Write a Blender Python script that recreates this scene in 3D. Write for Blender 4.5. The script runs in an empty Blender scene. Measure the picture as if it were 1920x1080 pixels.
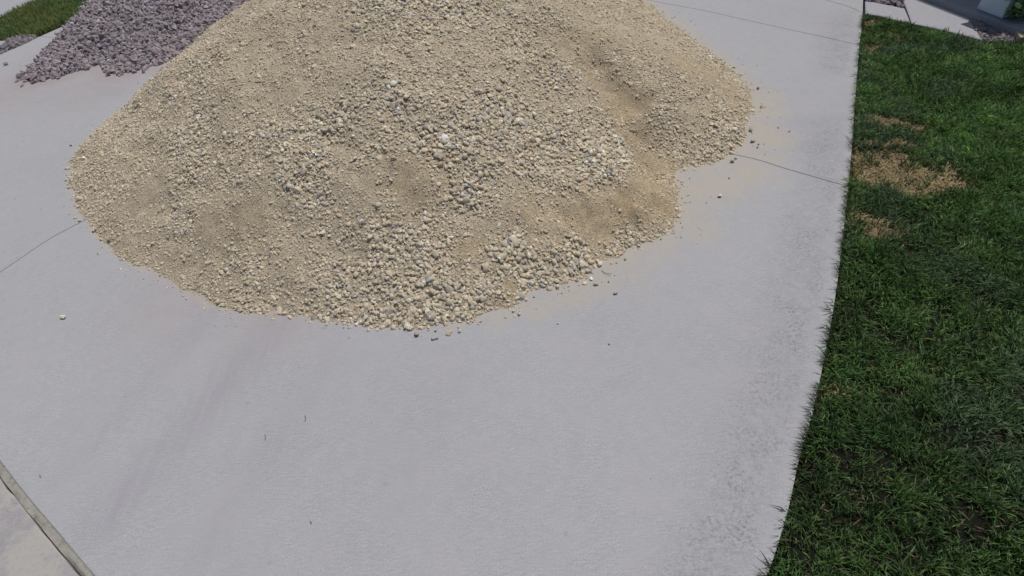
import bpy, bmesh, math, random
import numpy as np
from mathutils import Vector, Matrix, Euler
from mathutils.geometry import delaunay_2d_cdt

random.seed(7)
rng = np.random.default_rng(11)
scene = bpy.context.scene
COL = scene.collection

# ------------------------------------------------------------------ camera
CAM_H, PITCH, ROLL, FPX = 1.7, math.radians(45), math.radians(6), 1048.0
cP, sP, cR, sR = math.cos(PITCH), math.sin(PITCH), math.cos(ROLL), math.sin(ROLL)
AF = np.array([0, cP, -sP])
U0 = np.array([0, sP, cP]); R0 = np.array([1.0, 0, 0])
AR = cR * R0 - sR * U0
AU = cR * U0 + sR * R0
CAMP = np.array([0, 0, CAM_H])
cam = bpy.data.cameras.new('camera')
cam.lens = 36 * FPX / 1920
cam.sensor_width = 36
cam.clip_start = 0.05
cam.clip_end = 500
cam_o = bpy.data.objects.new('camera', cam)
COL.objects.link(cam_o)
m = Matrix.Identity(4)
for i in range(3):
    m[i][0], m[i][1], m[i][2], m[i][3] = AR[i], AU[i], -AF[i], CAMP[i]
cam_o.matrix_world = m
scene.camera = cam_o

# ------------------------------------------------------------------ sky, sun
SUN_EL, SUN_AZ = math.radians(67), math.radians(48)      # azimuth clockwise from +Y
world = bpy.data.worlds.new('World')
scene.world = world
world.use_nodes = True
wn = world.node_tree
for n in list(wn.nodes): wn.nodes.remove(n)
sky = wn.nodes.new('ShaderNodeTexSky')
sky.sky_type = 'NISHITA'
sky.sun_disc = False
sky.sun_elevation = SUN_EL
sky.sun_rotation = SUN_AZ
sky.dust_density = 2.2
sky.air_density = 0.9
sky.ozone_density = 0.8
bg = wn.nodes.new('ShaderNodeBackground'); bg.inputs['Strength'].default_value = 0.074
wo = wn.nodes.new('ShaderNodeOutputWorld')
wn.links.new(sky.outputs[0], bg.inputs[0]); wn.links.new(bg.outputs[0], wo.inputs[0])
sun = bpy.data.lights.new('sun', 'SUN')
sun.energy = 2.82
sun.angle = math.radians(0.55)
sun.color = (1.0, 0.97, 0.925)
sun_o = bpy.data.objects.new('sun', sun)
COL.objects.link(sun_o)
sd = Vector((math.sin(SUN_AZ) * math.cos(SUN_EL), math.cos(SUN_AZ) * math.cos(SUN_EL), math.sin(SUN_EL)))
sun_o.rotation_euler = sd.to_track_quat('Z', 'Y').to_euler()
sun_o.location = (6, 4, 9)
scene.view_settings.view_transform = 'Standard'
scene.view_settings.look = 'None'
scene.view_settings.exposure = 0.0
scene.view_settings.gamma = 1.0
scene.view_settings.use_curve_mapping = False

# ------------------------------------------------------------------ helpers
def ray(px, py):
    return FPX * AF + (540 - py) * AU + (px - 960) * AR

def G(px, py, z=0.0):
    """Point on the level z seen at a pixel of the photograph (1920 x 1080)."""
    d = ray(px, py)
    t = (z - CAM_H) / d[2]
    p = CAMP + t * d
    return (float(p[0]), float(p[1]))

def project(P):
    q = P - CAMP
    de = q @ AF
    return 960 + FPX * (q @ AR) / de, 540 - FPX * (q @ AU) / de, de

def tag(o, label=None, cat=None, group=None, kind=None):
    if label: o['label'] = label
    if cat: o['category'] = cat
    if group: o['group'] = group
    if kind: o['kind'] = kind
    return o

def empty(name, loc):
    o = bpy.data.objects.new(name, None)
    o.empty_display_size = 0.1
    o.location = loc
    COL.objects.link(o)
    return o

def link(name, me, mat=None, parent=None, loc=None):
    o = bpy.data.objects.new(name, me)
    if mat is not None and len(me.materials) == 0: me.materials.append(mat)
    COL.objects.link(o)
    if parent is not None:
        o.parent = parent
        o.location = -Vector(parent.location) if loc is None else Vector(loc) - Vector(parent.location)
    elif loc is not None:
        o.location = loc
    return o

def mesh_np(name, V, F, colors=None, cname='tint', smooth=False):
    """Mesh from numpy vertices and equal-sized polygons."""
    V = np.asarray(V, np.float32); F = np.asarray(F, np.int32)
    me = bpy.data.meshes.new(name)
    k = F.shape[1]
    me.vertices.add(len(V)); me.vertices.foreach_set('co', V.ravel())
    me.loops.add(F.size); me.loops.foreach_set('vertex_index', F.ravel())
    me.polygons.add(len(F))
    me.polygons.foreach_set('loop_start', np.arange(0, F.size, k, dtype=np.int32))
    me.polygons.foreach_set('loop_total', np.full(len(F), k, np.int32))
    me.polygons.foreach_set('use_smooth', np.full(len(F), smooth, bool))
    me.update(calc_edges=True)
    if colors is not None:
        a = me.attributes.new(cname, 'FLOAT_COLOR', 'POINT')
        c = np.ones((len(V), 4), np.float32); c[:, :colors.shape[1]] = colors
        a.data.foreach_set('color', c.ravel())
    return me

def inside(poly, X, Y):
    poly = np.asarray(poly); r = np.zeros(X.shape, bool)
    x0, y0 = poly[-1]
    for x1, y1 in poly:
        c = ((y1 > Y) != (y0 > Y))
        with np.errstate(divide='ignore', invalid='ignore'):
            xi = (x0 - x1) * (Y - y1) / (y0 - y1 + 1e-12) + x1
        r ^= c & (X < xi)
        x0, y0 = x1, y1
    return r

def seg_dist(X, Y, a, b):
    ax, ay = a; bx, by = b
    dx, dy = bx - ax, by - ay
    t = np.clip(((X - ax) * dx + (Y - ay) * dy) / (dx * dx + dy * dy + 1e-12), 0, 1)
    return np.hypot(X - ax - t * dx, Y - ay - t * dy)

def line_dist(X, Y, pts, closed=False):
    D = np.full(X.shape, 1e9)
    n = len(pts)
    for i in range(n if closed else n - 1):
        D = np.minimum(D, seg_dist(X, Y, pts[i], pts[(i + 1) % n]))
    return D

def smoothline(pts, n=6):
    """Catmull-Rom through the points."""
    P = [np.array(p, float) for p in pts]
    P = [2 * P[0] - P[1]] + P + [2 * P[-1] - P[-2]]
    out = []
    for i in range(1, len(P) - 2):
        for k in range(n):
            t = k / n
            out.append(tuple(0.5 * (2 * P[i] + (P[i + 1] - P[i - 1]) * t + (2 * P[i - 1] - 5 * P[i] + 4 * P[i + 1] - P[i + 2]) * t * t
                       + (-P[i - 1] + 3 * P[i] - 3 * P[i + 1] + P[i + 2]) * t ** 3)))
    out.append(tuple(P[-2]))
    return out

_tab = rng.random((256, 256))
def vnoise(X, Y, s, seed=0):
    """Smooth value noise in 0..1 with cell size s."""
    x = X / s + 37.3 * seed + 500; y = Y / s + 91.7 * seed + 500
    i = np.floor(x).astype(int); j = np.floor(y).astype(int)
    u = x - i; v = y - j
    u = u * u * (3 - 2 * u); v = v * v * (3 - 2 * v)
    g = lambda a, b: _tab[a & 255, b & 255]
    return (g(i, j) * (1 - u) + g(i + 1, j) * u) * (1 - v) + (g(i, j + 1) * (1 - u) + g(i + 1, j + 1) * u) * v

def fbm(X, Y, s, o=4, seed=0):
    r = 0; a = 1; t = 0
    for k in range(o):
        r = r + a * vnoise(X, Y, s / 2 ** k, seed + k * 5); t += a; a *= 0.55
    return r / t

def smoothstep(a, b, x):
    t = np.clip((x - a) / (b - a), 0, 1)
    return t * t * (3 - 2 * t)

# ------------------------------------------------------------------ materials
class NT:
    def __init__(s, name, rough=0.9):
        s.m = bpy.data.materials.new(name); s.m.use_nodes = True
        s.t = s.m.node_tree
        s.b = s.t.nodes['Principled BSDF']
        s.b.inputs['Roughness'].default_value = rough
        s.b.inputs['Specular IOR Level'].default_value = 0.25
        s.tc = s.t.nodes.new('ShaderNodeTexCoord')
    def n(s, typ, **kw):
        x = s.t.nodes.new(typ)
        for k, v in kw.items(): setattr(x, k, v)
        return x
    def l(s, a, b): s.t.links.new(a, b)
    def mapping(s, scale, rot=(0, 0, 0)):
        x = s.n('ShaderNodeMapping'); x.inputs['Scale'].default_value = scale; x.inputs['Rotation'].default_value = rot
        s.l(s.tc.outputs['Object'], x.inputs[0]); return x.outputs[0]
    def noise(s, scale, detail=4, rough=0.55, vec=None):
        x = s.n('ShaderNodeTexNoise'); x.inputs['Scale'].default_value = scale
        x.inputs['Detail'].default_value = detail; x.inputs['Roughness'].default_value = rough
        s.l(vec if vec is not None else s.tc.outputs['Object'], x.inputs['Vector']); return x.outputs['Fac']
    def ramp(s, fac, stops):
        x = s.n('ShaderNodeValToRGB'); e = x.color_ramp.elements
        while len(e) < len(stops): e.new(0.5)
        for q, (p, c) in zip(e, stops):
            q.position = p; q.color = (c, c, c, 1) if not isinstance(c, tuple) else (*c, 1)
        s.l(fac, x.inputs[0]); return x.outputs[0]
    def mix(s, fac, a, b, mode='MIX'):
        x = s.n('ShaderNodeMix'); x.data_type = 'RGBA'; x.blend_type = mode
        for inp, v in ((x.inputs[0], fac), (x.inputs[6], a), (x.inputs[7], b)):
            if isinstance(v, (int, float)): inp.default_value = v
            elif isinstance(v, tuple): inp.default_value = (*v, 1)
            else: s.l(v, inp)
        return x.outputs[2]
    def math(s, op, a, b=0.0):
        x = s.n('ShaderNodeMath'); x.operation = op
        for inp, v in ((x.inputs[0], a), (x.inputs[1], b)):
            if isinstance(v, (int, float)): inp.default_value = v
            else: s.l(v, inp)
        return x.outputs[0]
    def attr(s, name):
        x = s.n('ShaderNodeAttribute'); x.attribute_name = name; return x.outputs['Color']
    def sep(s, c):
        x = s.n('ShaderNodeSeparateColor'); s.l(c, x.inputs[0]); return x.outputs
    def bump(s, h, strength, dist):
        x = s.n('ShaderNodeBump'); x.inputs['Strength'].default_value = strength; x.inputs['Distance'].default_value = dist
        s.l(h, x.inputs['Height']); s.l(x.outputs[0], s.b.inputs['Normal'])
    def color(s, c):
        if isinstance(c, tuple): s.b.inputs['Base Color'].default_value = (*c, 1)
        else: s.l(c, s.b.inputs['Base Color'])
        return s.m

BROOM = math.radians(28)
def concrete(name, base, stain=False, rough_patch=False):
    t = NT(name, 0.88)
    big = t.noise(1.3, 4, 0.6)
    c = t.mix(t.ramp(big, [(0.3, 0.0), (0.7, 1.0)]), tuple(x * 0.93 for x in base), tuple(x * 1.05 for x in base))
    blot = t.noise(9.0, 5, 0.65)
    c = t.mix(t.ramp(blot, [(0.35, 0.0), (0.75, 0.5)]), c, tuple(x * f for x, f in zip(base, (1.03, 0.97, 1.0))))
    broom = t.noise(1.0, 4, 0.6, t.mapping((30, 210, 30), (0, 0, BROOM)))
    c = t.mix(0.2, c, t.ramp(broom, [(0.32, 0.2), (0.68, 0.72)]), 'OVERLAY')
    fine = t.noise(190, 4, 0.8)
    c = t.mix(0.38, c, t.ramp(fine, [(0.3, 0.12), (0.7, 0.85)]), 'OVERLAY')
    sp = t.noise(55, 3, 0.6)
    c = t.mix(t.ramp(sp, [(0.69, 0.0), (0.76, 0.45)]), c, tuple(x * 0.62 for x in base))
    chroma = t.noise(4.2, 3, 0.6)
    c = t.mix(t.ramp(chroma, [(0.42, 0.0), (0.62, 0.55)]), c, tuple(x * f for x, f in zip(base, (1.035, 0.985, 1.0))))
    c = t.mix(t.ramp(t.noise(2.6, 5, 0.7), [(0.5, 0.0), (0.72, 0.6)]), c, tuple(x * 0.91 for x in base))
    c = t.mix(t.ramp(t.noise(16, 4, 0.6), [(0.45, 0.0), (0.75, 0.6)]), c, tuple(x * 0.9 for x in base))
    vo = t.n('ShaderNodeTexVoronoi'); vo.inputs['Scale'].default_value = 9.0; t.l(t.tc.outputs['Object'], vo.inputs['Vector'])
    vc = t.sep(vo.outputs['Color'])
    pit = t.math('MULTIPLY', t.ramp(vo.outputs['Distance'], [(0.045, 1.0), (0.10, 0.0)]), t.ramp(vc[0], [(0.6, 0.0), (0.9, 0.75)]))
    c = t.mix(pit, c, tuple(x * 0.66 for x in base))
    if rough_patch:
        a = t.ramp(t.noise(5.5, 6, 0.7), [(0.44, 0.0), (0.54, 1.0)])
        c = t.mix(t.math('MULTIPLY', a, .85), c, (0.385, 0.37, 0.335))
        c = t.mix(t.ramp(t.noise(70, 5, 0.7), [(0.5, 0.0), (0.72, 0.35)]), c, (0.2, 0.195, 0.185))
    if stain:
        s0 = t.sep(t.attr('stain'))
        al = t.n('ShaderNodeAttribute'); al.attribute_name = 'stain'
        brk = t.noise(11, 7, 0.72); fbrk = t.noise(60, 4, 0.7)
        d = t.ramp(t.math('ADD', s0[0], t.math('MULTIPLY', t.math('SUBTRACT', brk, .5), 1.0)), [(0.12, 0.0), (0.5, .5), (1.0, 1.0)])
        d = t.math('MULTIPLY', d, t.ramp(t.noise(130, 4, .8), [(.35, .45), (.6, .95)]))
        d = t.math('MULTIPLY', d, t.ramp(fbrk, [(0.3, 0.6), (0.6, 1.0)]))
        c = t.mix(d, c, (0.44, 0.375, 0.27))
        p = t.math('MULTIPLY', s0[1], t.ramp(brk, [(0.3, 0.4), (0.65, 1.0)]))
        c = t.mix(p, c, (0.31, 0.215, 0.20))
        mv = t.noise(85, 5, 0.75)
        mm = t.math('MULTIPLY', s0[2], t.math('MULTIPLY', t.ramp(mv, [(0.5, 0.0), (0.62, 1.0)]), t.ramp(t.noise(9, 4, .6), [(0.4, 0.1), (0.6, 1.0)])))
        c = t.mix(t.math('MULTIPLY', mm, 0.9), c, (0.16, 0.16, 0.175))
        mm2 = t.math('MULTIPLY', s0[2], t.ramp(t.noise(30, 6, .8), [(.4, .02), (.62, .42)]))
        c = t.mix(mm2, c, (0.22, 0.22, 0.24))
        trn = t.noise(1, 3, 0.6, t.mapping((34, 2.2, 5), (0, 0, math.radians(-24))))
        tr = t.math('MULTIPLY', al.outputs['Alpha'], t.ramp(trn, [(0.3, 0.25), (0.7, 1.0)]))
        c = t.mix(t.math('MULTIPLY', tr, 0.5), c, (0.275, 0.262, 0.285))
    h = t.math('ADD', broom, t.math('MULTIPLY', fine, 0.6))
    t.bump(h, 0.35 if not rough_patch else 0.7, 0.0016)
    return t.color(c)

CONC = (0.364, 0.367, 0.376)
M_drive = concrete('driveway_concrete', CONC, stain=True)
M_side = concrete('sidewalk_concrete', (0.325, 0.312, 0.318), rough_patch=True)
M_walk = concrete('walkway_concrete', (0.35, 0.35, 0.365))

def filler_mat():
    t = NT('joint_dirt', 0.95)
    n = t.noise(45, 5, 0.7)
    c = t.ramp(n, [(0.3, (0.17, 0.155, 0.13)), (0.45, (0.29, 0.275, 0.24)), (0.75, (0.37, 0.35, 0.31))])
    t.bump(t.noise(160, 4, 0.7), 0.8, 0.004)
    return t.color(c)
M_joint = filler_mat()

def stone_mat(name, src, grain=(0.75, 1.2), scale=110, bumpd=0.0016):
    """src: 'object' takes the stone's own colour from the object, else from the attribute."""
    t = NT(name, 0.86)
    if src == 'object':
        oi = t.n('ShaderNodeObjectInfo'); base = oi.outputs['Color']
    else:
        base = t.attr(src)
    n1 = t.noise(scale, 5, 0.65); n2 = t.noise(scale * 3.3, 3, 0.6)
    f = t.ramp(n1, [(0.25, grain[0]), (0.75, grain[1])])
    c = t.mix(1.0, base, f, 'MULTIPLY')
    c = t.mix(t.ramp(n2, [(0.6, 0.0), (0.75, 0.35)]), c, (0.2, 0.17, 0.13))
    t.bump(t.math('ADD', n1, t.math('MULTIPLY', n2, 0.5)), 0.7, bumpd)
    return t.color(c)
M_pebble_o = stone_mat('pebble_stone', 'object')
M_pebble_a = stone_mat('gravel_stone', 'tint')
M_rock_o = stone_mat('purple_rock_stone', 'object', (0.7, 1.25), 60, 0.003)
M_rock_a = stone_mat('purple_rock_mass', 'tint', (0.7, 1.25), 60, 0.003)

def sand_mat():
    t = NT('damp_sand', 0.95)
    base = t.attr('tint')
    n1 = t.noise(28, 6, 0.7); n2 = t.noise(190, 4, 0.75); n3 = t.noise(620, 2, 0.7)
    c = t.mix(1.0, base, t.ramp(n1, [(0.3, 0.84), (0.7, 1.14)]), 'MULTIPLY')
    c = t.mix(1.0, c, t.ramp(n2, [(0.3, 0.74), (0.7, 1.22)]), 'MULTIPLY')
    v = t.n('ShaderNodeTexVoronoi'); v.inputs['Scale'].default_value = 210
    t.l(t.tc.outputs['Object'], v.inputs['Vector'])
    g = t.ramp(v.outputs['Distance'], [(0.0, 1.0), (0.55, 0.0)])
    vs = t.sep(v.outputs['Color'])
    grit = t.ramp(vs[0], [(0.55, 0.0), (0.62, 1.0)])
    c = t.mix(t.math('MULTIPLY', t.math('MULTIPLY', g, grit), 0.55), c, (0.62, 0.54, 0.41))
    h = t.math('ADD', t.math('ADD', t.math('MULTIPLY', t.math('MULTIPLY', g, grit), 1.3), n2), t.math('MULTIPLY', n3, 0.4))
    t.bump(h, 1.0, 0.006)
    return t.color(c)
M_sand = sand_mat()

def grass_mat():
    t = NT('grass_blades', 0.62)
    c = t.attr('tint')
    c = t.mix(1.0, c, t.ramp(t.noise(30, 3), [(0.3, 0.8), (0.7, 1.2)]), 'MULTIPLY')
    t.color(c)
    tr = t.n('ShaderNodeBsdfTranslucent'); t.l(c, tr.inputs[0])
    mx = t.n('ShaderNodeMixShader'); mx.inputs[0].default_value = 0.3
    t.l(t.b.outputs[0], mx.inputs[1]); t.l(tr.outputs[0], mx.inputs[2])
    out = [n for n in t.t.nodes if n.type == 'OUTPUT_MATERIAL'][0]
    t.l(mx.outputs[0], out.inputs[0])
    return t.m
M_grass = grass_mat()

def soil_mat():
    t = NT('turf_soil', 0.97)
    base = t.attr('tint')
    c = t.mix(1.0, base, t.ramp(t.noise(60, 5, 0.7), [(0.3, 0.6), (0.7, 1.35)]), 'MULTIPLY')
    t.bump(t.noise(120, 4, 0.7), 0.9, 0.012)
    return t.color(c)
M_soil = soil_mat()

def plain(name, col, rough=0.8, nscale=20, amt=0.12, bumpd=0.001):
    t = NT(name, rough)
    n = t.noise(nscale, 5, 0.6)
    c = t.mix(t.ramp(n, [(0.3, 0.0), (0.7, 1.0)]), tuple(x * (1 - amt) for x in col), tuple(x * (1 + amt) for x in col))
    t.bump(n, 0.4, bumpd)
    return t.color(c)

# ------------------------------------------------------------------ stone shapes
def hull(pts):
    bm = bmesh.new()
    for p in pts: bm.verts.new(p)
    r = bmesh.ops.convex_hull(bm, input=bm.verts)
    dele = [v for v in bm.verts if not v.link_faces]
    bmesh.ops.delete(bm, geom=dele, context='VERTS')
    bmesh.ops.triangulate(bm, faces=bm.faces)
    bmesh.ops.recalc_face_normals(bm, faces=bm.faces)
    bm.verts.ensure_lookup_table()
    for i, v in enumerate(bm.verts): v.index = i
    V = np.array([v.co[:] for v in bm.verts]); F = np.array([[v.index for v in f.verts] for f in bm.faces])
    bm.free()
    c = (V.max(0) + V.min(0)) / 2
    V = (V - c) / ((V.max(0) - V.min(0)) / 2)
    return V, F

def sphere_pts(n, jit, chop):
    k = np.arange(n) + 0.5
    ph = np.arccos(1 - 2 * k / n); th = math.pi * (1 + 5 ** 0.5) * k
    P = np.stack([np.cos(th) * np.sin(ph), np.sin(th) * np.sin(ph), np.cos(ph)], 1)
    P += rng.normal(0, jit, P.shape)
    for _ in range(chop):                         # flattened faces
        nrm = rng.normal(size=3); nrm /= np.linalg.norm(nrm)
        lim = rng.uniform(0.5, 0.8); d = P @ nrm
        P -= np.outer(np.clip(d - lim, 0, None), nrm)
    return P
ROUND = [hull(sphere_pts(26, 0.11, 4)) for _ in range(14)]
MEDIUM = [hull(sphere_pts(18, 0.16, 5)) for _ in range(14)]
SMALL = [hull(sphere_pts(11, 0.16, 1)) for _ in range(10)]
ANGULAR = [hull(sphere_pts(13, 0.22, 5)) for _ in range(16)]

def frames(normals, tilt):
    """Rotation matrices whose z axis is the normal tilted at random."""
    n = len(normals)
    z = normals + rng.normal(0, 1, (n, 3)) * tilt
    z /= np.linalg.norm(z, axis=1, keepdims=True)
    a = rng.normal(size=(n, 3)); x = np.cross(a, z); x /= np.linalg.norm(x, axis=1, keepdims=True)
    y = np.cross(z, x)
    return np.stack([x, y, z], 2)

def join_stones(name, shapes, pos, rot, scl, tint):
    which = rng.integers(0, len(shapes), len(pos))
    Vs, Fs, Cs, off = [], [], [], 0
    for k, (v, f) in enumerate(shapes):
        idx = np.nonzero(which == k)[0]
        if not len(idx): continue
        A = rot[idx] * scl[idx][:, None, :]
        W = np.einsum('nij,vj->nvi', A, v) + pos[idx][:, None, :]
        Vs.append(W.reshape(-1, 3))
        Fs.append((f[None] + (np.arange(len(idx)) * len(v))[:, None, None]).reshape(-1, 3) + off)
        Cs.append(np.repeat(tint[idx], len(v), 0))
        off += len(idx) * len(v)
    return np.concatenate(Vs), np.concatenate(Fs), np.concatenate(Cs)

def stone_meshes(base, shapes, mat, smooth):
    out = []
    for v, f in shapes:
        me = mesh_np(base, v, f, smooth=smooth); me.materials.append(mat); out.append(me)
    return out

def part_stones(name, meshes, pos, rot, scl, tint, parent):
    for i in range(len(pos)):
        o = bpy.data.objects.new(name, meshes[int(rng.integers(len(meshes)))])
        COL.objects.link(o)
        o.parent = parent
        mt = Matrix([list(rot[i][r] * scl[i]) + [pos[i][r] - parent.location[r]] for r in range(3)] + [[0, 0, 0, 1]])
        o.matrix_local = mt
        o.color = (*tint[i], 1)

# ------------------------------------------------------------------ outlines on the ground
pile_front = [(460, 12), (400, 57), (337, 108), (287, 148), (233, 203), (166, 257), (134, 305), (134, 350), (152, 402), (190, 450), (240, 486), (300, 515),
    (345, 542), (400, 572), (470, 586), (560, 592), (640, 601), (700, 607), (800, 609), (880, 604), (905, 586), (962, 574), (992, 546),
    (1060, 532), (1108, 517), (1130, 495), (1180, 466), (1245, 436), (1268, 415), (1280, 392), (1276, 358), (1268, 325), (1292, 311),
    (1342, 304), (1382, 280), (1402, 250), (1410, 200), (1402, 165), (1352, 118), (1300, 76), (1250, 36), (1212, 4)]
pf = [G(*p) for p in pile_front]
pile_back = [(1.15, 5.75), (0.6, 6.2), (-0.1, 6.35), (-0.8, 6.2), (-1.5, 5.9), (-2.1, 5.5)]
PILE = pf + pile_back
purple_front = [(58, 145), (73, 151), (100, 145), (130, 136), (175, 116), (202, 111), (220, 135), (250, 130), (300, 112), (345, 98)]
PURPLE = [G(*p) for p in purple_front] + [(-2.0, 5.2), (-1.3, 6.2), (-1.6, 7.6), (-2.8, 8.3), (-4.2, 8.0)] + [G(160, 24), G(148, 40), G(122, 72), G(94, 98)]

def height_field(poly, res, hmax, slope, seed, ground_jit=0.075, blur=6):
    P = np.array(poly)
    x0, y0 = P.min(0) - 0.25; x1, y1 = P.max(0) + 0.25
    xs = np.arange(x0, x1, res); ys = np.arange(y0, y1, res)
    X, Y = np.meshgrid(xs, ys, indexing='ij')
    D = line_dist(X, Y, poly, True)
    D = np.where(inside(poly, X, Y), D, -D)
    D = D + (fbm(X, Y, 0.16, 3, seed) - 0.5) * ground_jit
    Ds = D.copy()
    for _ in range(blur):
        Q = np.pad(Ds, 4, mode='edge')
        Ds = sum(Q[4 + k:Q.shape[0] - 4 + k, 4:-4] for k in (-4, -2, 0, 2, 4)) / 5
        Q = np.pad(Ds, 4, mode='edge')
        Ds = sum(Q[4:-4, 4 + k:Q.shape[1] - 4 + k] for k in (-4, -2, 0, 2, 4)) / 5
    w = smoothstep(0.03, 0.3, D)
    Dm = D * (1 - w) + Ds * w
    H = np.where(Dm > 0, hmax * (1 - np.exp(-np.clip(Dm, 0, None) * slope / hmax)), Dm * slope)
    amp = smoothstep(0.0, 0.5, Dm)
    H += amp * (fbm(X, Y, 0.55, 3, seed + 3) - 0.5) * 0.12 + smoothstep(0, 0.15, Dm) * (fbm(X, Y, 0.09, 3, seed + 9) - 0.5) * 0.03
    return xs, ys, X, Y, H, D

RES = 0.0165
px_, py_, PX, PY, PH, PD = height_field(PILE, RES, 1.75, 0.58, 2)

def hit(px, py, xs, ys, H):
    """Where the line of sight meets the heap."""
    d = ray(px, py); d = d / np.linalg.norm(d)
    for t in np.arange(1.0, 9.0, 0.01):
        p = CAMP + d * t
        i = int((p[0] - xs[0]) / (xs[1] - xs[0])); j = int((p[1] - ys[0]) / (ys[1] - ys[0]))
        h = H[i, j] if 0 <= i < len(xs) and 0 <= j < len(ys) else 0
        if p[2] <= max(h, 0): return float(p[0]), float(p[1])
    return G(px, py)

def blobs(items, X, Y, H):
    r = np.zeros(X.shape)
    for (a, b, rad, k) in items:
        x, y = hit(a, b, px_, py_, H)
        r = np.maximum(r, k * np.exp(-((X - x) ** 2 + (Y - y) ** 2) / rad ** 2))
    return r
warpx = (fbm(PX, PY, 0.2, 4, 21) - 0.5) * 0.2; warpy = (fbm(PX, PY, 0.2, 4, 31) - 0.5) * 0.2
COB = blobs([(650, 235, .16, 1), (740, 215, .2, 1), (820, 250, .2, 1), (900, 215, .22, 1), (980, 240, .2, 1), (1060, 250, .2, 1), (1120, 285, .18, 1),
    (1160, 270, .12, 1), (900, 300, .14, 1), (1000, 310, .14, 1), (860, 350, .1, 1), (690, 290, .12, .8), (840, 25, .2, .9), (780, 60, .15, .8), (760, 10, .2, .8),
    (600, 300, .14, .7), (560, 330, .12, .6), (880, 380, .1, .9), (760, 430, .17, .75), (700, 500, .2, .75), (820, 480, .12, .8), (800, 560, .2, .7),
    (880, 560, .12, .75), (960, 490, .15, .9), (1060, 480, .12, .9), (1150, 450, .08, .9), (1050, 350, .1, .5), (1345, 240, .15, .8), (1310, 280, .12, .7),
    (700, 150, .15, .5), (1010, 150, .18, .5), (1000, 80, .25, .4), (350, 260, .2, .4), (450, 440, .12, .5), (340, 330, .1, .5), (640, 560, .15, .5),
    (1250, 190, .1, .6), (380, 120, .2, .35), (540, 230, .15, .5)], PX + warpx, PY + warpy, PH)
SAND = blobs([(770, 332, .1, 1), (700, 335, .07, .9), (830, 335, .07, .8), (560, 170, .16, .7), (620, 170, .1, .6), (510, 100, .2, .5), (1200, 250, .1, 1), (1230, 300, .1, 1), (1180, 190, .12, .9),
    (1130, 130, .12, .8), (1090, 80, .14, .6), (1220, 350, .1, 1), (1190, 400, .11, 1), (1120, 420, .12, 1), (1060, 405, .1, .9), (1000, 400, .08, .6), (1250, 390, .08, .9),
    (1290, 120, .14, 1), (1240, 70, .15, .9), (1340, 160, .1, .8), (1190, 60, .2, .6), (1290, 210, .1, .5), (870, 470, .05, .9), (955, 540, .045, 1), (480, 420, .12, .6), (400, 430, .14, .6), (280, 370, .2, .5),
    (420, 250, .15, .5), (250, 320, .15, .4), (560, 510, .1, .4), (330, 470, .15, .5), (900, 150, .15, .4), (600, 60, .2, .5), (900, 435, .08, .6)], PX + warpx, PY + warpy, PH)
RUST = blobs([(1200, 250, .22, .7), (1230, 320, .2, 1), (1190, 400, .2, 1), (1100, 410, .2, .8), (1180, 190, .25, .7), (1120, 110, .3, .5), (1250, 390, .15, 1), (770, 332, .15, .6), (1290, 130, .3, .6),
    (1000, 410, .15, .6), (950, 550, .1, .7), (860, 470, .1, .6), (460, 420, .2, .3)], PX + warpx, PY + warpy, PH)
# the slide that dropped from the right flank, with little scarps
gx, gy = hit(1245, 330, px_, py_, PH); g2 = hit(1120, 110, px_, py_, PH)
gd = seg_dist(PX + warpx * .5, PY + warpy * .5, (gx, gy), g2)
PH = PH - 0.085 * np.exp(-(gd / 0.12) ** 2) * smoothstep(0, .2, PD)
sx, sy = hit(1150, 405, px_, py_, PH)
PH = PH + 0.012 * np.exp(-((PX - sx) ** 2 + (PY - sy) ** 2) / .3 ** 2) * (np.abs(fbm(PX * 1.6, PY * .7, .09, 3, 44) - .5) * 7 - 1) * smoothstep(0, .12, PD)
PH = PH + smoothstep(.35, .9, RUST) * (fbm(PX * 1.5, PY * .8, .07, 4, 66) - .5) * .04 * smoothstep(0, .12, PD)
PH = PH + (fbm(PX, PY, 0.035, 2, 60) - 0.5) * 0.009 * (1 + 1.0 * SAND) * smoothstep(-0.01, .05, PD)

def sample(A, xs, ys, x, y):
    u = np.clip((x - xs[0]) / (xs[1] - xs[0]), 0, len(xs) - 1.001); v = np.clip((y - ys[0]) / (ys[1] - ys[0]), 0, len(ys) - 1.001)
    i = u.astype(int); j = v.astype(int); u = u - i; v = v - j
    return (A[i, j] * (1 - u) + A[i + 1, j] * u) * (1 - v) + (A[i, j + 1] * (1 - u) + A[i + 1, j + 1] * u) * v

def field_mesh(name, xs, ys, X, Y, H, tint, cut=-0.004):
    n, k = X.shape
    idx = np.arange(n * k).reshape(n, k)
    q = np.stack([idx[:-1, :-1], idx[1:, :-1], idx[1:, 1:], idx[:-1, 1:]], -1).reshape(-1, 4)
    keep = (H.ravel()[q] > cut).any(1)
    q = q[keep]
    used = np.unique(q); remap = np.full(n * k, -1); remap[used] = np.arange(len(used))
    V = np.stack([X.ravel(), Y.ravel(), np.maximum(H.ravel(), -0.02)], 1)[used]
    return mesh_np(name, V, remap[q], tint.reshape(-1, 3)[used], smooth=True)

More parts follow.
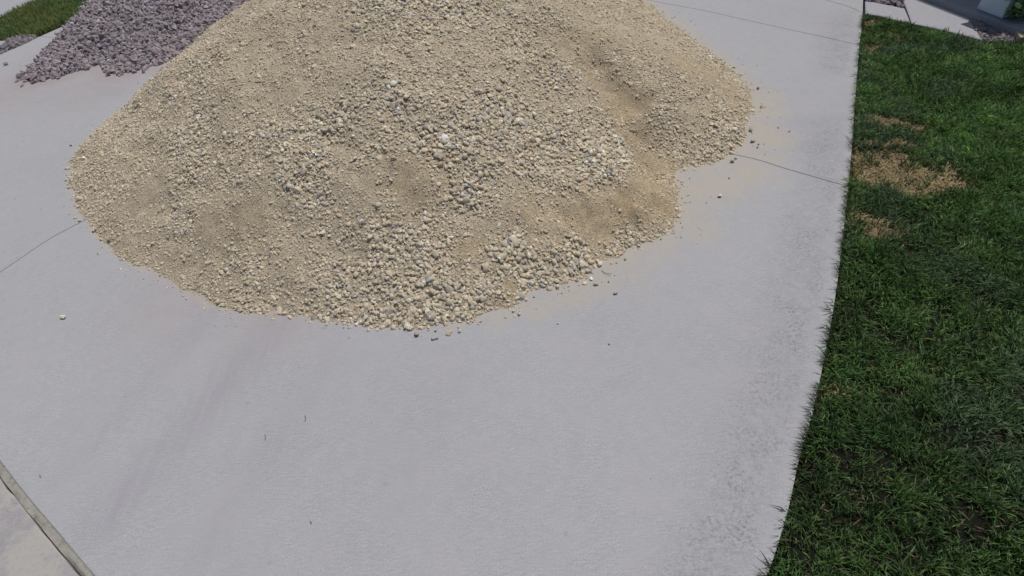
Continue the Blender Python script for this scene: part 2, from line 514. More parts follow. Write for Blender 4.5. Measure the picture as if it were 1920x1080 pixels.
# ------------------------------------------------------------------ ground far and wide
def flat_grid(poly, step, z, margin=None):
    """Triangulated polygon with interior points; returns V2, tris."""
    P = np.array(poly)
    xs = np.arange(P[:, 0].min(), P[:, 0].max(), step); ys = np.arange(P[:, 1].min(), P[:, 1].max(), step)
    X, Y = np.meshgrid(xs, ys)
    X = X.ravel() + rng.uniform(-.1, .1, X.size) * step; Y = Y.ravel() + rng.uniform(-.1, .1, Y.size) * step
    ok = inside(poly, X, Y) & (line_dist(X, Y, poly, True) > step * 0.35)
    pts = [Vector(p) for p in poly] + [Vector((float(a), float(b))) for a, b in zip(X[ok], Y[ok])]
    n = len(poly)
    v, e, f, ov, oe, of = delaunay_2d_cdt(pts, [(i, (i + 1) % n) for i in range(n)], [], 1, 1e-6)
    V = np.array([[q[0], q[1]] for q in v]); F = np.array([list(t) for t in f if len(t) == 3])
    a, b, c = V[F[:, 0]], V[F[:, 1]], V[F[:, 2]]
    s = (b[:, 0] - a[:, 0]) * (c[:, 1] - a[:, 1]) - (b[:, 1] - a[:, 1]) * (c[:, 0] - a[:, 0])
    F[s < 0] = F[s < 0][:, ::-1]
    return V, F

def inset(poly, d):
    """Shrink a polygon by d (either winding)."""
    P = np.array(poly); n = len(P)
    area = 0.5 * np.sum(P[:, 0] * np.roll(P[:, 1], -1) - np.roll(P[:, 0], -1) * P[:, 1])
    s = 1 if area > 0 else -1
    out = []
    for i in range(n):
        a, b, c = P[i - 1], P[i], P[(i + 1) % n]
        e1 = (b - a) / (np.linalg.norm(b - a) + 1e-12); e2 = (c - b) / (np.linalg.norm(c - b) + 1e-12)
        n1 = s * np.array([-e1[1], e1[0]]); n2 = s * np.array([-e2[1], e2[0]])
        bis = n1 + n2; L = np.linalg.norm(bis)
        if L < 1e-6: bis = n1; L = 1
        bis = bis / L
        k = d / max(0.5, float(bis @ n1))
        out.append(tuple(b + bis * k))
    return out

def slab(name, poly, step, top, depth, mat, parent=None, edge=0.006, stain=None, kind=None, drop=0.004):
    """A poured slab: flat top, eased edge, vertical sides."""
    inner = inset(poly, edge)
    V2, F = flat_grid(inner, step, top)
    n = len(poly)
    # find inner boundary vertices in V2 (first n are the input ones)
    V = [(x, y, top) for x, y in V2]
    base = len(V)
    V += [(x, y, top - drop) for x, y in poly] + [(x, y, top - depth) for x, y in poly]
    Fl = [tuple(t) for t in F]
    P = np.array(poly); area = 0.5 * np.sum(P[:, 0] * np.roll(P[:, 1], -1) - np.roll(P[:, 0], -1) * P[:, 1])
    for i in range(n):
        j = (i + 1) % n
        q1 = (i, base + i, base + j, j); q2 = (base + i, base + n + i, base + n + j, base + j)
        if area < 0: q1 = q1[::-1]; q2 = q2[::-1]
        Fl += [q1, q2]
    me = bpy.data.meshes.new(name)
    me.from_pydata(V, [], Fl)
    me.update()
    if stain is not None:
        A = np.array(V); c = stain(A[:, 0], A[:, 1]).astype(np.float32)
        at = me.attributes.new('stain', 'FLOAT_COLOR', 'POINT'); at.data.foreach_set('color', c.ravel())
    o = link(name, me, mat, parent)
    if kind: o['kind'] = kind
    return o

big = bpy.data.meshes.new('ground')
S = 60
big.from_pydata([(-S, -S, -.14), (S, -S, -.14), (S, S, -.14), (-S, S, -.14)], [], [(0, 1, 2, 3)])
M_ground = plain('bare_soil', (0.085, 0.07, 0.05), 0.95, 8, 0.3, 0.01)
tag(link('ground', big, M_ground), kind='structure')

# right edge of the driveway, from near the camera to the far end
RE = smoothline([(1330, 1330), (1388, 1200), (1440, 1080), (1478, 960), (1500, 860), (1524, 780), (1545, 680), (1562, 590), (1575, 500), (1584, 420),
                 (1592, 350), (1600, 250), (1607, 150), (1613, 80), (1617, 40), (1619, 0), (1622, -60), (1625, -140)], 4)
RE_w = [G(*p) for p in RE]
LE_px = [(-330, 235), (0, 102), (75, 68), (150, 35), (220, 3), (300, -34), (420, -88)]
LE_w = [G(*p) for p in smoothline(LE_px, 4)]

JA = smoothline([(-500, 850), (-200, 650), (0, 510), (140, 422), (360, 335), (700, 245), (1060, 238), (1370, 288), (1480, 318), (1592, 350)], 4)
JA_w = [G(*p) for p in JA]
JB = smoothline([(-60, 92), (80, 68), (122, 72), (300, 44), (700, -20), (1100, -12), (1280, 12), (1420, 42), (1612, 84)], 4)
JC_w = [G(*p) for p in smoothline([(420, -75), (900, -110), (1300, -62), (1560, 3), (1618, 24)], 4)]
EXJ = smoothline([(-420, 330), (-200, 590), (-90, 740), (0, 866), (52, 934), (110, 1002), (176, 1080), (300, 1210), (430, 1330)], 4)
EXJ_w = [G(*p) for p in EXJ]

def cut_at(line, pt):
    P = np.array(line); return int(np.argmin(np.hypot(P[:, 0] - pt[0], P[:, 1] - pt[1])))
iA = cut_at(RE_w, JA_w[-1]); JB_w = [G(*p) for p in JB]; iB = cut_at(RE_w, JB_w[-1]); iC = cut_at(RE_w, JC_w[-1])
RE_w[iA] = JA_w[-1]; RE_w[iB] = JB_w[-1]; RE_w[iC] = JC_w[-1]
k_off = cut_at(JB_w, G(60, 69))
JBl = [LE_w[cut_at(LE_w, G(40, 108))]] + JB_w[k_off + 2:] if False else None

def stain_fn(x, y):
    out = np.zeros((len(x), 4), np.float32)
    d = line_dist(x, y, PILE, True); ins = inside(PILE, x, y)
    d = np.where(ins, 0, d)
    near = np.exp(-(d / np.where(x > .15, .11, .03)) ** 2) * np.where(x > .15, .85, .7)
    spots = [(1440, 180, .1, .9), (1450, 260, .14, .9), (1400, 320, .14, .9), (1350, 350, .16, .9), (1300, 360, .12, .9), (1310, 430, .12, .7), (1240, 450, .1, .8), (1180, 490, .1, .8), (1120, 530, .1, .8), (1070, 555, .1, .8), (1010, 580, .08, .8), (940, 592, .07, .8), (1435, 205, .13, 1), (1430, 250, .14, .95), (1400, 285, .12, .8), (1445, 300, .13, .6), (1330, 340, .16, .75), (1370, 350, .14, .6), (1300, 400, .12, .75), (1230, 470, .12, .6), (1160, 505, .1, .55),
             (1080, 540, .1, .6), (990, 570, .08, .7), (1330, 300, .12, .5), (920, 595, .06, .6), (1200, 540, .13, .3), (1460, 340, .1, .35), (1040, 570, .1, .4), (1250, 20, .12, .3)]
    s = np.zeros(len(x))
    for a, b, r, k in spots:
        gx_, gy_ = G(a, b); s = np.maximum(s, k * np.exp(-((x - gx_) ** 2 + (y - gy_) ** 2) / r ** 2))
    out[:, 0] = np.clip(np.maximum(near, s) , 0, 1) * 0.85
    dp = line_dist(x, y, PURPLE[:9], False)
    pk = 0.8 * np.exp(-(dp / 0.22) ** 2)
    for a, b, r, k in [(120, 130, .5, .45), (40, 170, .5, .35), (220, 140, .3, .6), (180, 170, .4, .3), (90, 110, .3, .4), (520, 600, .25, .3), (330, 560, .3, .25)]:
        gx_, gy_ = G(a, b); pk = np.maximum(pk, k * np.exp(-((x - gx_) ** 2 + (y - gy_) ** 2) / r ** 2))
    out[:, 1] = pk * 0.85
    de = line_dist(x, y, RE_w, False)
    along = fbm(x, y, 0.7, 2, 71)
    mil = smoothstep(0.02, 0.08, de) * (1 - smoothstep(0.12, 0.34, de)) * smoothstep(0.3, 0.55, along + 0.08)
    mil *= 1 - 0.8 * smoothstep(4.0, 5.2, y)
    out[:, 2] = mil
    tr = np.zeros(len(x))
    for a, b, w, k in [((520, 610), (190, 980), .09, 1), ((400, 590), (110, 900), .05, .5), ((860, 700), (620, 1080), .12, .35), ((640, 640), (350, 1080), .06, .45)]:
        tr = np.maximum(tr, k * np.exp(-(seg_dist(x, y, G(*a), G(*b)) / w) ** 2))
    out[:, 3] = tr
    return out

drive = empty('driveway', (0, 3, 0)); tag(drive, kind='structure')
GAP = 0.0020
lowright = RE_w[:iA + 1]                                        # near to far
front_poly = inset(EXJ_w[::-1] + [G(-500, 850)] + JA_w[1:-1] + lowright[::-1], GAP) if False else None
# slab nearest the camera: expansion joint -> joint A -> right edge
P1 = EXJ_w[::-1] + JA_w[2:] + lowright[::-1][1:]
P1 = inset(P1, GAP)
LEa = LE_w
# slab in the middle: joint A -> joint B
kL = cut_at(LE_w, G(45, 104))
JBv = [LE_w[kL]] + [p for p in JB_w[cut_at(JB_w, G(60, 69)):]]
JBv = [LE_w[cut_at(LE_w, G(80, 66))]] + JB_w[cut_at(JB_w, G(122, 72)):]
kL = cut_at(LE_w, JBv[0])
P2 = JA_w[2:] + RE_w[iA + 1:iB + 1] + JBv[::-1][1:] + LE_w[:kL][::-1]
P2 = inset(P2, GAP)
P3 = JBv + RE_w[iB + 1:iC + 1] + JC_w[::-1][1:] + LE_w[kL + 1:][::-1]
P3 = inset(P3, GAP)
P4 = JC_w + RE_w[iC + 1:] + [G(900, -230), G(420, -200)]
P4 = inset(P4, GAP)
for P, st in ((P1, .035), (P2, .05), (P3, .08), (P4, .15)):
    slab('slab', P, st, 0.0, 0.11, M_drive, drive, edge=0.003, stain=stain_fn, drop=0.0012)

# expansion joint and public pavement at the lower edge
def offset_line(line, d):
    P = np.array(line); T = np.gradient(P, axis=0); T /= np.linalg.norm(T, axis=1, keepdims=True)
    return [tuple(p) for p in P + np.stack([-T[:, 1], T[:, 0]], 1) * d]
# direction: EXJ runs from the far end to the near end; left of travel = towards the driveway
JW = 0.023
ex_in = offset_line(EXJ_w, -0.001); ex_out = offset_line(EXJ_w, -JW)
n = len(ex_in)
nj = 5
V, F = [], []
for r in range(nj):
    L = offset_line(EXJ_w, 0.006 - (JW + 0.004 + 0.002 * (r == nj - 1)) * r / (nj - 1))
    for q, p in enumerate(L): V.append((p[0], p[1], -0.001 - (0.003 if 0 < r < nj - 1 else 0) - 0.003 * random.random() - (.012 if r == nj - 1 and random.random() < .6 else 0)))
for r in range(nj - 1):
    for q in range(n - 1):
        F.append((r * n + q, r * n + q + 1, (r + 1) * n + q + 1, (r + 1) * n + q))
me = bpy.data.meshes.new('joint_filler'); me.from_pydata(V, [], F); me.update()
jf = link('joint_filler', me, M_joint); tag(jf, kind='structure')
mod = jf.modifiers.new('sub', 'SUBSURF'); mod.levels = 2; mod.render_levels = 2
side_poly = offset_line(EXJ_w, -JW - 0.003)
wob = [(p[0] + random.uniform(-.0025, .0025), p[1] + random.uniform(-.0025, .0025)) for p in side_poly]
side_poly = wob + [G(430, 1600), G(-300, 1500), (-3.2, -1.2), G(-800, 500)]
pav = empty('pavement', (-1.5, 0, 0)); tag(pav, kind='structure')
slab('slab', side_poly, 0.12, 0.001, 0.11, M_side, pav, edge=0.005)

# ------------------------------------------------------------------ tan heap
pc = (-0.35, 3.9, 0.0)
heap = empty('gravel_heap', pc)
tag(heap, 'large tan heap of sand and river gravel dumped on the driveway', 'gravel heap')
base_c = np.array([0.575, 0.485, 0.35]); rust_c = np.array([0.50, 0.385, 0.24]); grey_c = np.array([0.33, 0.285, 0.205])
lean = smoothstep(-2.2, 0.2, PX)[..., None]
tn = base_c * 1.0 * lean + np.array([0.585, 0.485, 0.345]) * (1 - lean)
tn = tn * (1 - RUST[..., None]) + rust_c * RUST[..., None]
DARKC = blobs([(1188, 348, .035, 1), (1180, 330, .03, .8), (1200, 360, .03, .8), (1150, 395, .03, .6), (1215, 310, .03, .5), (720, 20, .05, .5), (745, 35, .04, .5)], PX + warpx * .5, PY + warpy * .5, PH)
tn = tn * (1 - .22 * DARKC[..., None])
tn = tn * (0.9 + 0.2 * fbm(PX, PY, .2, 3, 80)[..., None])
me = field_mesh('sand_mound', px_, py_, PX, PY, PH, tn)
link('sand_mound', me, M_sand, heap)

# gravel on it
def normals_at(A, xs, ys, x, y, e=0.03):
    dx = (sample(A, xs, ys, x + e, y) - sample(A, xs, ys, x - e, y)) / (2 * e)
    dy = (sample(A, xs, ys, x, y + e) - sample(A, xs, ys, x, y - e)) / (2 * e)
    N = np.stack([-dx, -dy, np.ones_like(dx)], 1)
    return N / np.linalg.norm(N, axis=1, keepdims=True)

N0 = 300000
x = rng.uniform(PX.min(), PX.max(), N0); y = rng.uniform(1.2, 6.3, N0)
d = sample(PD, px_, py_, x, y); cob = sample(COB, px_, py_, x, y); snd = sample(SAND, px_, py_, x, y)
patch = fbm(x, y, 0.22, 3, 90); cob = np.clip(cob * 1.1 + (patch - 0.57) * 0.7, 0, 1); snd = np.clip(snd * 1.25 + (0.45 - patch) * 1.3, 0, 1); cob = cob * (1 - .6 * snd)
back = smoothstep(3.7, 4.6, y)
edge = np.exp(-(np.clip(d, 0, 1) / 0.10) ** 2)
med = 0.0094 + 0.0064 * cob + 0.0012 * edge * (x > -1.2)
size = med * np.exp(rng.normal(0, 0.36, N0))
size = np.clip(size * (1 - 0.25 * snd), 0.0045, 0.034)
keep_p = (1 - 0.93 * snd) * (1 - 0.86 * back) * (0.66 + 0.06 * (1 - cob)) * np.where(size < 0.009, 1.25, 1.0)
keep = ((d > -0.008 + size * 0.2) & (rng.random(N0) < keep_p)) | ((d > -.06) & (d <= -.004) & (rng.random(N0) < .22 * np.exp(d / .018)))
extra = 420                                           # scattered larger stones
ex = rng.uniform(-2.3, 1.7, extra * 4); ey = rng.uniform(1.4, 4.4, extra * 4)
ed = sample(PD, px_, py_, ex, ey); es = sample(SAND, px_, py_, ex, ey); ec = sample(COB, px_, py_, ex, ey)
ek = (ed > 0.015) & (rng.random(extra * 4) < (0.12 + 0.5 * ec + 0.4 * np.exp(-(ed / .1) ** 2)) * (1 - .7 * es))
x = np.concatenate([x[keep], ex[ek]]); y = np.concatenate([y[keep], ey[ek]])
size = np.concatenate([size[keep], rng.uniform(0.018, 0.030, ek.sum())])
cob = np.concatenate([cob[keep], ec[ek]]); snd = np.concatenate([snd[keep], es[ek]])
N = normals_at(PH, px_, py_, x, y)
z = np.maximum(sample(PH, px_, py_, x, y), 0)
nst = len(x)
tall = size * rng.uniform(0.42, 0.75, nst) * 0.5
scl = np.stack([size * rng.uniform(.46, .66, nst), size * rng.uniform(.36, .52, nst), tall], 1)
lift = tall * (0.1 + 0.45 * cob * rng.random(nst) + 0.2 * rng.random(nst)) + 0.004 * cob * rng.random(nst)
pos = np.stack([x, y, z], 1) + N * lift[:, None]
rot = frames(N, 0.34)
pal = 1.52 * np.array([1.0, .975, .94]) * np.array([[.41, .36, .265], [.37, .33, .25], [.43, .385, .295], [.33, .30, .245], [.29, .275, .245], [.38, .32, .25], [.34, .325, .30], [.53, .49, .40], [.19, .185, .18], [.40, .31, .23], [.60, .57, .50]])
pw = np.array([18, 18, 14, 14, 9, 8, 8, 7, 2.2, 3, 2.0])
tint = pal[rng.choice(len(pal), nst, p=pw / pw.sum())] * rng.uniform(.88, 1.12, (nst, 1))
dust = np.clip(0.44 - 0.40 * cob + 0.35 * snd + rng.normal(0, .13, nst), 0, .9)[:, None]
tint = np.minimum(tint, .8) * (1 - dust) + np.array([.585, .492, .355]) * dust
qx, qy, qd = project(pos)
app = size / qd
vis = (qx > 6) & (qx < 1914) & (qy > 6) & (qy < 1074) & (lift > tall * 0.35)
order = np.argsort(-np.where(vis, app, -1))
top = np.zeros(nst, bool); top[order[:300]] = True
Mr = stone_meshes('stone', ROUND, M_pebble_o, True) + stone_meshes('stone', MEDIUM, M_pebble_o, False)
part_stones('stone', Mr, pos[top], rot[top], scl[top], tint[top], heap)
mid = ~top & (size > 0.0135); sm = ~top & ~mid
halfm = mid & (rng.random(nst) < .25); halfm2 = mid & ~halfm
parts = [join_stones('g', ROUND[:7], pos[halfm], rot[halfm], scl[halfm], tint[halfm]), join_stones('g', MEDIUM, pos[halfm2], rot[halfm2], scl[halfm2], tint[halfm2]),
         join_stones('g', SMALL, pos[sm], rot[sm], scl[sm], tint[sm])]
off = 0; Vv, Ff, Cc, Sm = [], [], [], []
for k, (v, f, c) in enumerate(parts):
    Vv.append(v); Ff.append(f + off); Cc.append(c); Sm.append(np.full(len(f), k == 0)); off += len(v)
me = mesh_np('gravel', np.concatenate(Vv), np.concatenate(Ff), np.concatenate(Cc))
me.polygons.foreach_set('use_smooth', np.concatenate(Sm))
g = link('gravel', me, M_pebble_a, heap); g['kind'] = 'stuff'
print('GRAVEL', nst, mid.sum(), sm.sum(), sum(len(f) for f in Ff))

# ------------------------------------------------------------------ purple heap
hx, hy, HX, HY, HH, HD = height_field(PURPLE, 0.04, 1.35, 0.54, 5, 0.12, 2)
rocks = empty('rock_heap', (-2.8, 6, 0))
tag(rocks, 'heap of purple grey crushed rock behind the tan gravel', 'rock heap')
pt = np.ones(HX.shape + (3,)) * np.array([.12, .10, .10])
link('rubble_core', field_mesh('rubble_core', hx, hy, HX, HY, HH - 0.025, pt), M_soil, rocks)
def rock_scatter(n, X0, X1, Y0, Y1, hf, smin, smax, pal, df=None, seedlift=0.0):
    x = rng.uniform(X0, X1, n); y = rng.uniform(Y0, Y1, n)
    d = df(x, y); k = d > 0
    x, y, d = x[k], y[k], d[k]; n = len(x)
    N = hf[1](x, y); z = np.maximum(hf[0](x, y), 0)
    s = np.clip(rng.lognormal(math.log((smin * smax) ** .5), .28, n), smin, smax)
    scl = np.stack([s * rng.uniform(.5, .68, n), s * rng.uniform(.36, .52, n), s * rng.uniform(.24, .40, n)], 1)
    lift = scl[:, 2] * rng.uniform(-.4, 1.7, n)
    pos = np.stack([x, y, z], 1) + N * lift[:, None]
    pos[:, 2] = np.maximum(pos[:, 2], scl[:, 2] * .75)
    tint = pal[rng.integers(0, len(pal), n)] * rng.uniform(.8, 1.2, (n, 1))
    return pos, frames(N, .5), scl, tint, s, lift
ppal = 1.36 * np.array([.99, 1.0, .975]) * np.array([[.215, .178, .195], [.235, .20, .215], [.19, .165, .18], [.25, .205, .21], [.20, .18, .205], [.27, .235, .245], [.225, .185, .19]])
fH = (lambda a, b: sample(HH, hx, hy, a, b), lambda a, b: normals_at(HH, hx, hy, a, b, .06))
pos, rot, scl, tint, s, lift = rock_scatter(100000, HX.min(), HX.max(), HY.min(), 6.9, fH, .018, .050, ppal, lambda a, b: sample(HD, hx, hy, a, b) + rng.exponential(.02, len(a)))
odd = rng.random(len(tint)) < .004; tint[odd] = (.42, .36, .30)
qx, qy, qd = project(pos); kk = (qx > -120) & (qx < 560) & (qy > -110)
pos, rot, scl, tint, s, lift, qx, qy, qd = (q_[kk] for q_ in (pos, rot, scl, tint, s, lift, qx, qy, qd))
vis = (qx > 6) & (qy > 5) & (qx < 560) & (lift > scl[:, 2] * .4)
# leave out what the tan heap hides
tt = np.linspace(.3, .97, 24)
for t_ in tt:
    q = CAMP + (pos - CAMP) * t_
    vis &= ~((sample(PH, px_, py_, q[:, 0], q[:, 1]) > q[:, 2]) & (q[:, 0] > px_[0]) & (q[:, 0] < px_[-1]) & (q[:, 1] > py_[0]) & (q[:, 1] < py_[-1]))
order = np.argsort(-np.where(vis, s / qd, -1)); top = np.zeros(len(s), bool); top[order[:300]] = True
Mk = stone_meshes('rock', ANGULAR, M_rock_o, False)
part_stones('rock', Mk, pos[top], rot[top], scl[top], tint[top], rocks)
v, f, c = join_stones('r', ANGULAR, pos[~top], rot[~top], scl[~top], tint[~top])
g = link('rubble', mesh_np('rubble', v, f, c), M_rock_a, rocks); g['kind'] = 'stuff'
print('ROCKS', len(s), len(f))

# ------------------------------------------------------------------ lawns
def lawn_ground(name, poly, step, zf, tintf):
    V2, F = flat_grid(poly, step, 0)
    V = np.column_stack([V2, zf(V2[:, 0], V2[:, 1])])
    me = mesh_np(name, V, F, tintf(V2[:, 0], V2[:, 1]), smooth=True)
    return tag(link(name, me, M_soil), kind='structure')

def blades(pos2, z0, h, w, az, leanv, curl, col_base, col_tip):
    n = len(h)
    d = np.stack([np.cos(az), np.sin(az)], 1); s = np.stack([-np.sin(az), np.cos(az)], 1)
    tw = rng.uniform(-1.2, 1.2, n); s2 = np.stack([s[:, 0] * np.cos(tw) - s[:, 1] * np.sin(tw), s[:, 0] * np.sin(tw) + s[:, 1] * np.cos(tw)], 1)
    V = np.zeros((n, 5, 3))
    out1 = (h * .55 * np.sin(leanv))[:, None] * d; up1 = h * .55 * np.cos(leanv)
    l2 = leanv + curl
    out2 = out1 + (h * .45 * np.sin(l2))[:, None] * d; up2 = np.maximum(up1 + h * .45 * np.cos(l2), 0.004)
    V[:, 0, :2] = pos2 + s2 * w[:, None] / 2; V[:, 1, :2] = pos2 - s2 * w[:, None] / 2
    V[:, 0, 2] = V[:, 1, 2] = z0
    V[:, 2, :2] = pos2 + out1 + s2 * w[:, None] * .42; V[:, 3, :2] = pos2 + out1 - s2 * w[:, None] * .42
    V[:, 2, 2] = V[:, 3, 2] = z0 + up1
    V[:, 4, :2] = pos2 + out2; V[:, 4, 2] = z0 + up2
    F = np.array([[0, 1, 2], [1, 3, 2], [2, 3, 4]])[None] + (np.arange(n) * 5)[:, None, None]
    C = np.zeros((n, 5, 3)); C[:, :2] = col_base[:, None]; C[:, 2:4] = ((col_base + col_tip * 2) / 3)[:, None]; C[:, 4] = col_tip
    return V.reshape(-1, 3), F.reshape(-1, 3), C.reshape(-1, 3)

WALK_NEAR = [G(1618, 26), G(1650, 31), G(1680, 39), G(1704, 45), G(1740, 52), G(1775, 60), G(1808, 68), G(1841, 77)]
LAWN = [(p[0] + .006, p[1]) for p in RE_w[:cut_at(RE_w, G(1618, 28)) + 1]] + WALK_NEAR + [G(1870, 76), G(1920, 84), G(2050, 110)] + [(5.4, 3.2), (5.2, 1.0), (4.8, -.6), (1.6, -.6)]
def lawn_z(x, y): return -0.022 + 0.03 * (fbm(x, y, .5, 3, 120) - .5) * smoothstep(0, .3, line_dist(x, y, RE_w))
def gblob(items, x, y):
    r = np.zeros(len(x))
    wx = (vnoise(x, y, .1, 5) - .5) * .14; wy = (vnoise(x, y, .1, 6) - .5) * .14
    for a, b, rad, k in items:
        gx_, gy_ = G(a, b); r = np.maximum(r, k * np.exp(-((x + wx - gx_) ** 2 + (y + wy - gy_) ** 2) / rad ** 2))
    return r
DEAD = [(1660, 320, .12, 1.1), (1690, 300, .12, 1), (1640, 300, .09, 1), (1720, 320, .11, 1.1), (1750, 335, .1, 1.1), (1780, 335, .08, 1), (1700, 345, .1, .9), (1705, 265, .07, 1), (1640, 260, .06, .9), (1620, 285, .07, .8),
        (1650, 222, .06, 1), (1690, 225, .07, .9), (1645, 405, .05, .9), (1665, 435, .06, 1), (1640, 92, .08, .6), (1560, 730, .06, .45), (1800, 470, .08, .35), (1625, 45, .12, .6), (1680, 60, .12, .4), (1615, 420, .06, .5)]
HOLE = [(1720, 560, .06, .8), (1680, 620, .07, .8), (1600, 740, .06, .8), (1780, 650, .07, .8), (1820, 560, .06, .8), (1720, 760, .09, .9), (1690, 900, .08, .9), (1790, 980, .1, .9), (1860, 820, .08, .9), (1560, 860, .05, .9), (1580, 960, .05, .8), (1500, 1040, .05, .9), (1700, 1040, .07, .9), (1900, 600, .08, .8), (1620, 560, .05, .7), (1600, 640, .05, .7), (1715, 370, .05, .7), (1760, 400, .06, .7), (1860, 450, .08, .6), (1668, 226, .035, 1), (1725, 222, .04, .9), (1765, 300, .05, 1), (1745, 275, .05, .8), (1770, 322, .04, .9), (1690, 415, .05, 1), (1700, 440, .06, .9), (1505, 930, .05, .8), (1680, 400, .04, .9),
        (1740, 800, .1, .6), (1700, 860, .08, .6), (1600, 1000, .08, .6), (1850, 900, .12, .5), (1530, 900, .04, .6), (1900, 700, .12, .5), (1640, 950, .06, .5)]
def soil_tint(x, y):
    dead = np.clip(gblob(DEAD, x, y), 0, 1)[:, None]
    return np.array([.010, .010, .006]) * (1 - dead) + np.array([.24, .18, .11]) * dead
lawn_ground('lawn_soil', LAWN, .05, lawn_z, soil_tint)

N1 = 760000
P = np.array(LAWN)
NT_ = N1 // 12
tx = rng.uniform(.5, 4.8, NT_); ty = rng.uniform(-.5, P[:, 1].max(), NT_)
who = rng.integers(0, NT_, N1); tr_ = rng.uniform(0, 1, NT_)[who]; taz = rng.uniform(0, 6.283, NT_)[who]; thr = rng.uniform(.6, 1.35, NT_)[who]; tcol = rng.uniform(.62, 1.5, NT_)[who]; tkind = rng.integers(0, 7, NT_)[who]
x = tx[who] + rng.normal(0, .011, N1); y = ty[who] + rng.normal(0, .011, N1)
raz = np.arctan2(y - ty[who], x - tx[who])
inl = inside(LAWN, x, y) & (line_dist(x, y, RE_w) > .004)
rd = np.hypot(x, y)
qx, qy, qd = project(np.stack([x, y, 0 * x], 1))
inv = (qd > .2) & (qx > 1300) & (qx < 2060) & (qy > -60) & (qy < 1230)
seen = inv | (rng.random(N1) < .6)
hole = np.clip(gblob(HOLE, x, y), 0, 1); dead = np.clip(gblob(DEAD, x, y), 0, 1)
cl = fbm(x, y, .09, 3, 140)
kp = rng.random(N1) < np.clip((.45 + .9 * smoothstep(.38, .58, cl)) * (1 - .96 * hole), 0, 1) * np.where(rd > 4, .8, 1)
k = inl & seen & kp
x, y, hole, dead, cl, rd = x[k], y[k], hole[k], dead[k], cl[k], rd[k]; n = len(x)
raz, taz, thr, tcol, tkind = raz[k], taz[k], thr[k], tcol[k], tkind[k]
isdead = rng.random(n) < np.clip(dead * 1.25 * (.55 + .9 * smoothstep(.35, .6, fbm(x, y, .06, 3, 190))), .06, .97)
h = rng.uniform(.03, .06, n) * (.6 + .7 * cl) * thr; h[isdead] *= .85
w = rng.uniform(.0024, .0050, n) * (1 + .12 * rd)
az = np.where(rng.random(n) < .6, raz + rng.normal(0, .5, n), fbm(x, y, .25, 2, 150) * 11 + rng.normal(0, .6, n))
le = np.abs(rng.normal(.55, .33, n)); le[isdead] = rng.uniform(1.0, 1.6, isdead.sum())
curl = rng.uniform(.1, .9, n)
de = line_dist(x, y, RE_w)
edge = (de < .05) & (rng.random(n) < .5)
az[edge] = math.pi + rng.normal(0, .6, edge.sum()); h[edge] *= 1.15; le[edge] = rng.uniform(.5, 1.15, edge.sum())
gp = np.array([[.032, .064, .019], [.040, .080, .022], [.028, .058, .024], [.052, .080, .024], [.038, .072, .028], [.064, .086, .028], [.044, .058, .028]])
tip = np.array([2.35, 2.75, 2.15]) * (.78 + .27 * smoothstep(.9, 2.4, y))[:, None] * gp[np.where(rng.random(n) < .6, tkind, rng.integers(0, len(gp), n))] * rng.uniform(.7, 1.35, (n, 1)) * tcol[:, None] * (.35 + 1.3 * fbm(x, y, .22, 3, 160))[:, None]  # blade colour darkened towards the camera, standing in for exposure falloff
pale = rng.random(n) < .05; tip[pale] = tip[pale] * 1.3 + .04
blu = smoothstep(.5, .68, fbm(x, y, .3, 3, 170))[:, None]; tip = tip * (1 - blu * .4) + np.array([.12, .17, .12]) * blu * .4
tip = tip * 1.0
yel = np.clip(dead * .8, 0, 1)[:, None] * .6; tip = tip * (1 - yel) + np.array([.11, .105, .04]) * yel
sc_ = np.array([1.5, 1.5, 1.35]) * np.array([[.29, .22, .125], [.33, .26, .155], [.24, .175, .10], [.36, .29, .18]])
tip[isdead] = sc_[rng.integers(0, 4, isdead.sum())] * rng.uniform(.75, 1.15, (isdead.sum(), 1)) * np.where(dead[isdead] > .3, 1, .42)[:, None]
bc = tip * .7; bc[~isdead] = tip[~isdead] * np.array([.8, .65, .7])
z0 = lawn_z(x, y)
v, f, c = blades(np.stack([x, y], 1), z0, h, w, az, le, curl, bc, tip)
# blades that hang over the edge of the concrete
EP = np.array(RE_w); EP = EP[(EP[:, 1] < G(1618, 28)[1]) & (EP[:, 1] > .1)]
ne = 2300
ii = rng.integers(0, len(EP) - 1, ne); tt_ = rng.random((ne, 1)); base = EP[ii] * (1 - tt_) + EP[ii + 1] * tt_
T = EP[ii + 1] - EP[ii]; T /= np.linalg.norm(T, axis=1, keepdims=True); out_az = np.arctan2(T[:, 0], -T[:, 1]) 
g1 = vnoise(base[:, 0] * 0, base[:, 1], .055, 3)
kk = rng.random(ne) < smoothstep(.3, .7, g1) * .9 + .06
base, out_az, g1 = base[kk], out_az[kk], g1[kk]; ne = len(base)
s1 = np.where(np.cos(out_az) < 0, 1, -1)[:, None]; dirv = np.stack([np.cos(out_az), np.sin(out_az)], 1) * s1
oaz = np.arctan2(dirv[:, 1], dirv[:, 0]) + (vnoise(base[:, 0] * 0, base[:, 1], .08, 8) - .5) * 1.6 + rng.normal(0, .35, ne)
et = gp[rng.integers(0, 7, ne)] * rng.uniform(.6, 1.3, (ne, 1)); ey_ = rng.random(ne) < .12; et[ey_] = np.array([.16, .14, .06])
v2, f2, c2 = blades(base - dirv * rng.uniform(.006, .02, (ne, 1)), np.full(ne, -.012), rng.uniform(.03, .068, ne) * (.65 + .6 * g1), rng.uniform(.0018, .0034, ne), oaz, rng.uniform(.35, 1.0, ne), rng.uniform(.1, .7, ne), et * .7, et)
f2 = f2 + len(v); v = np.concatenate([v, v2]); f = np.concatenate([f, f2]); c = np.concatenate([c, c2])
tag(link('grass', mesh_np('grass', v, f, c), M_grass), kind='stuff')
print('BLADES', n)

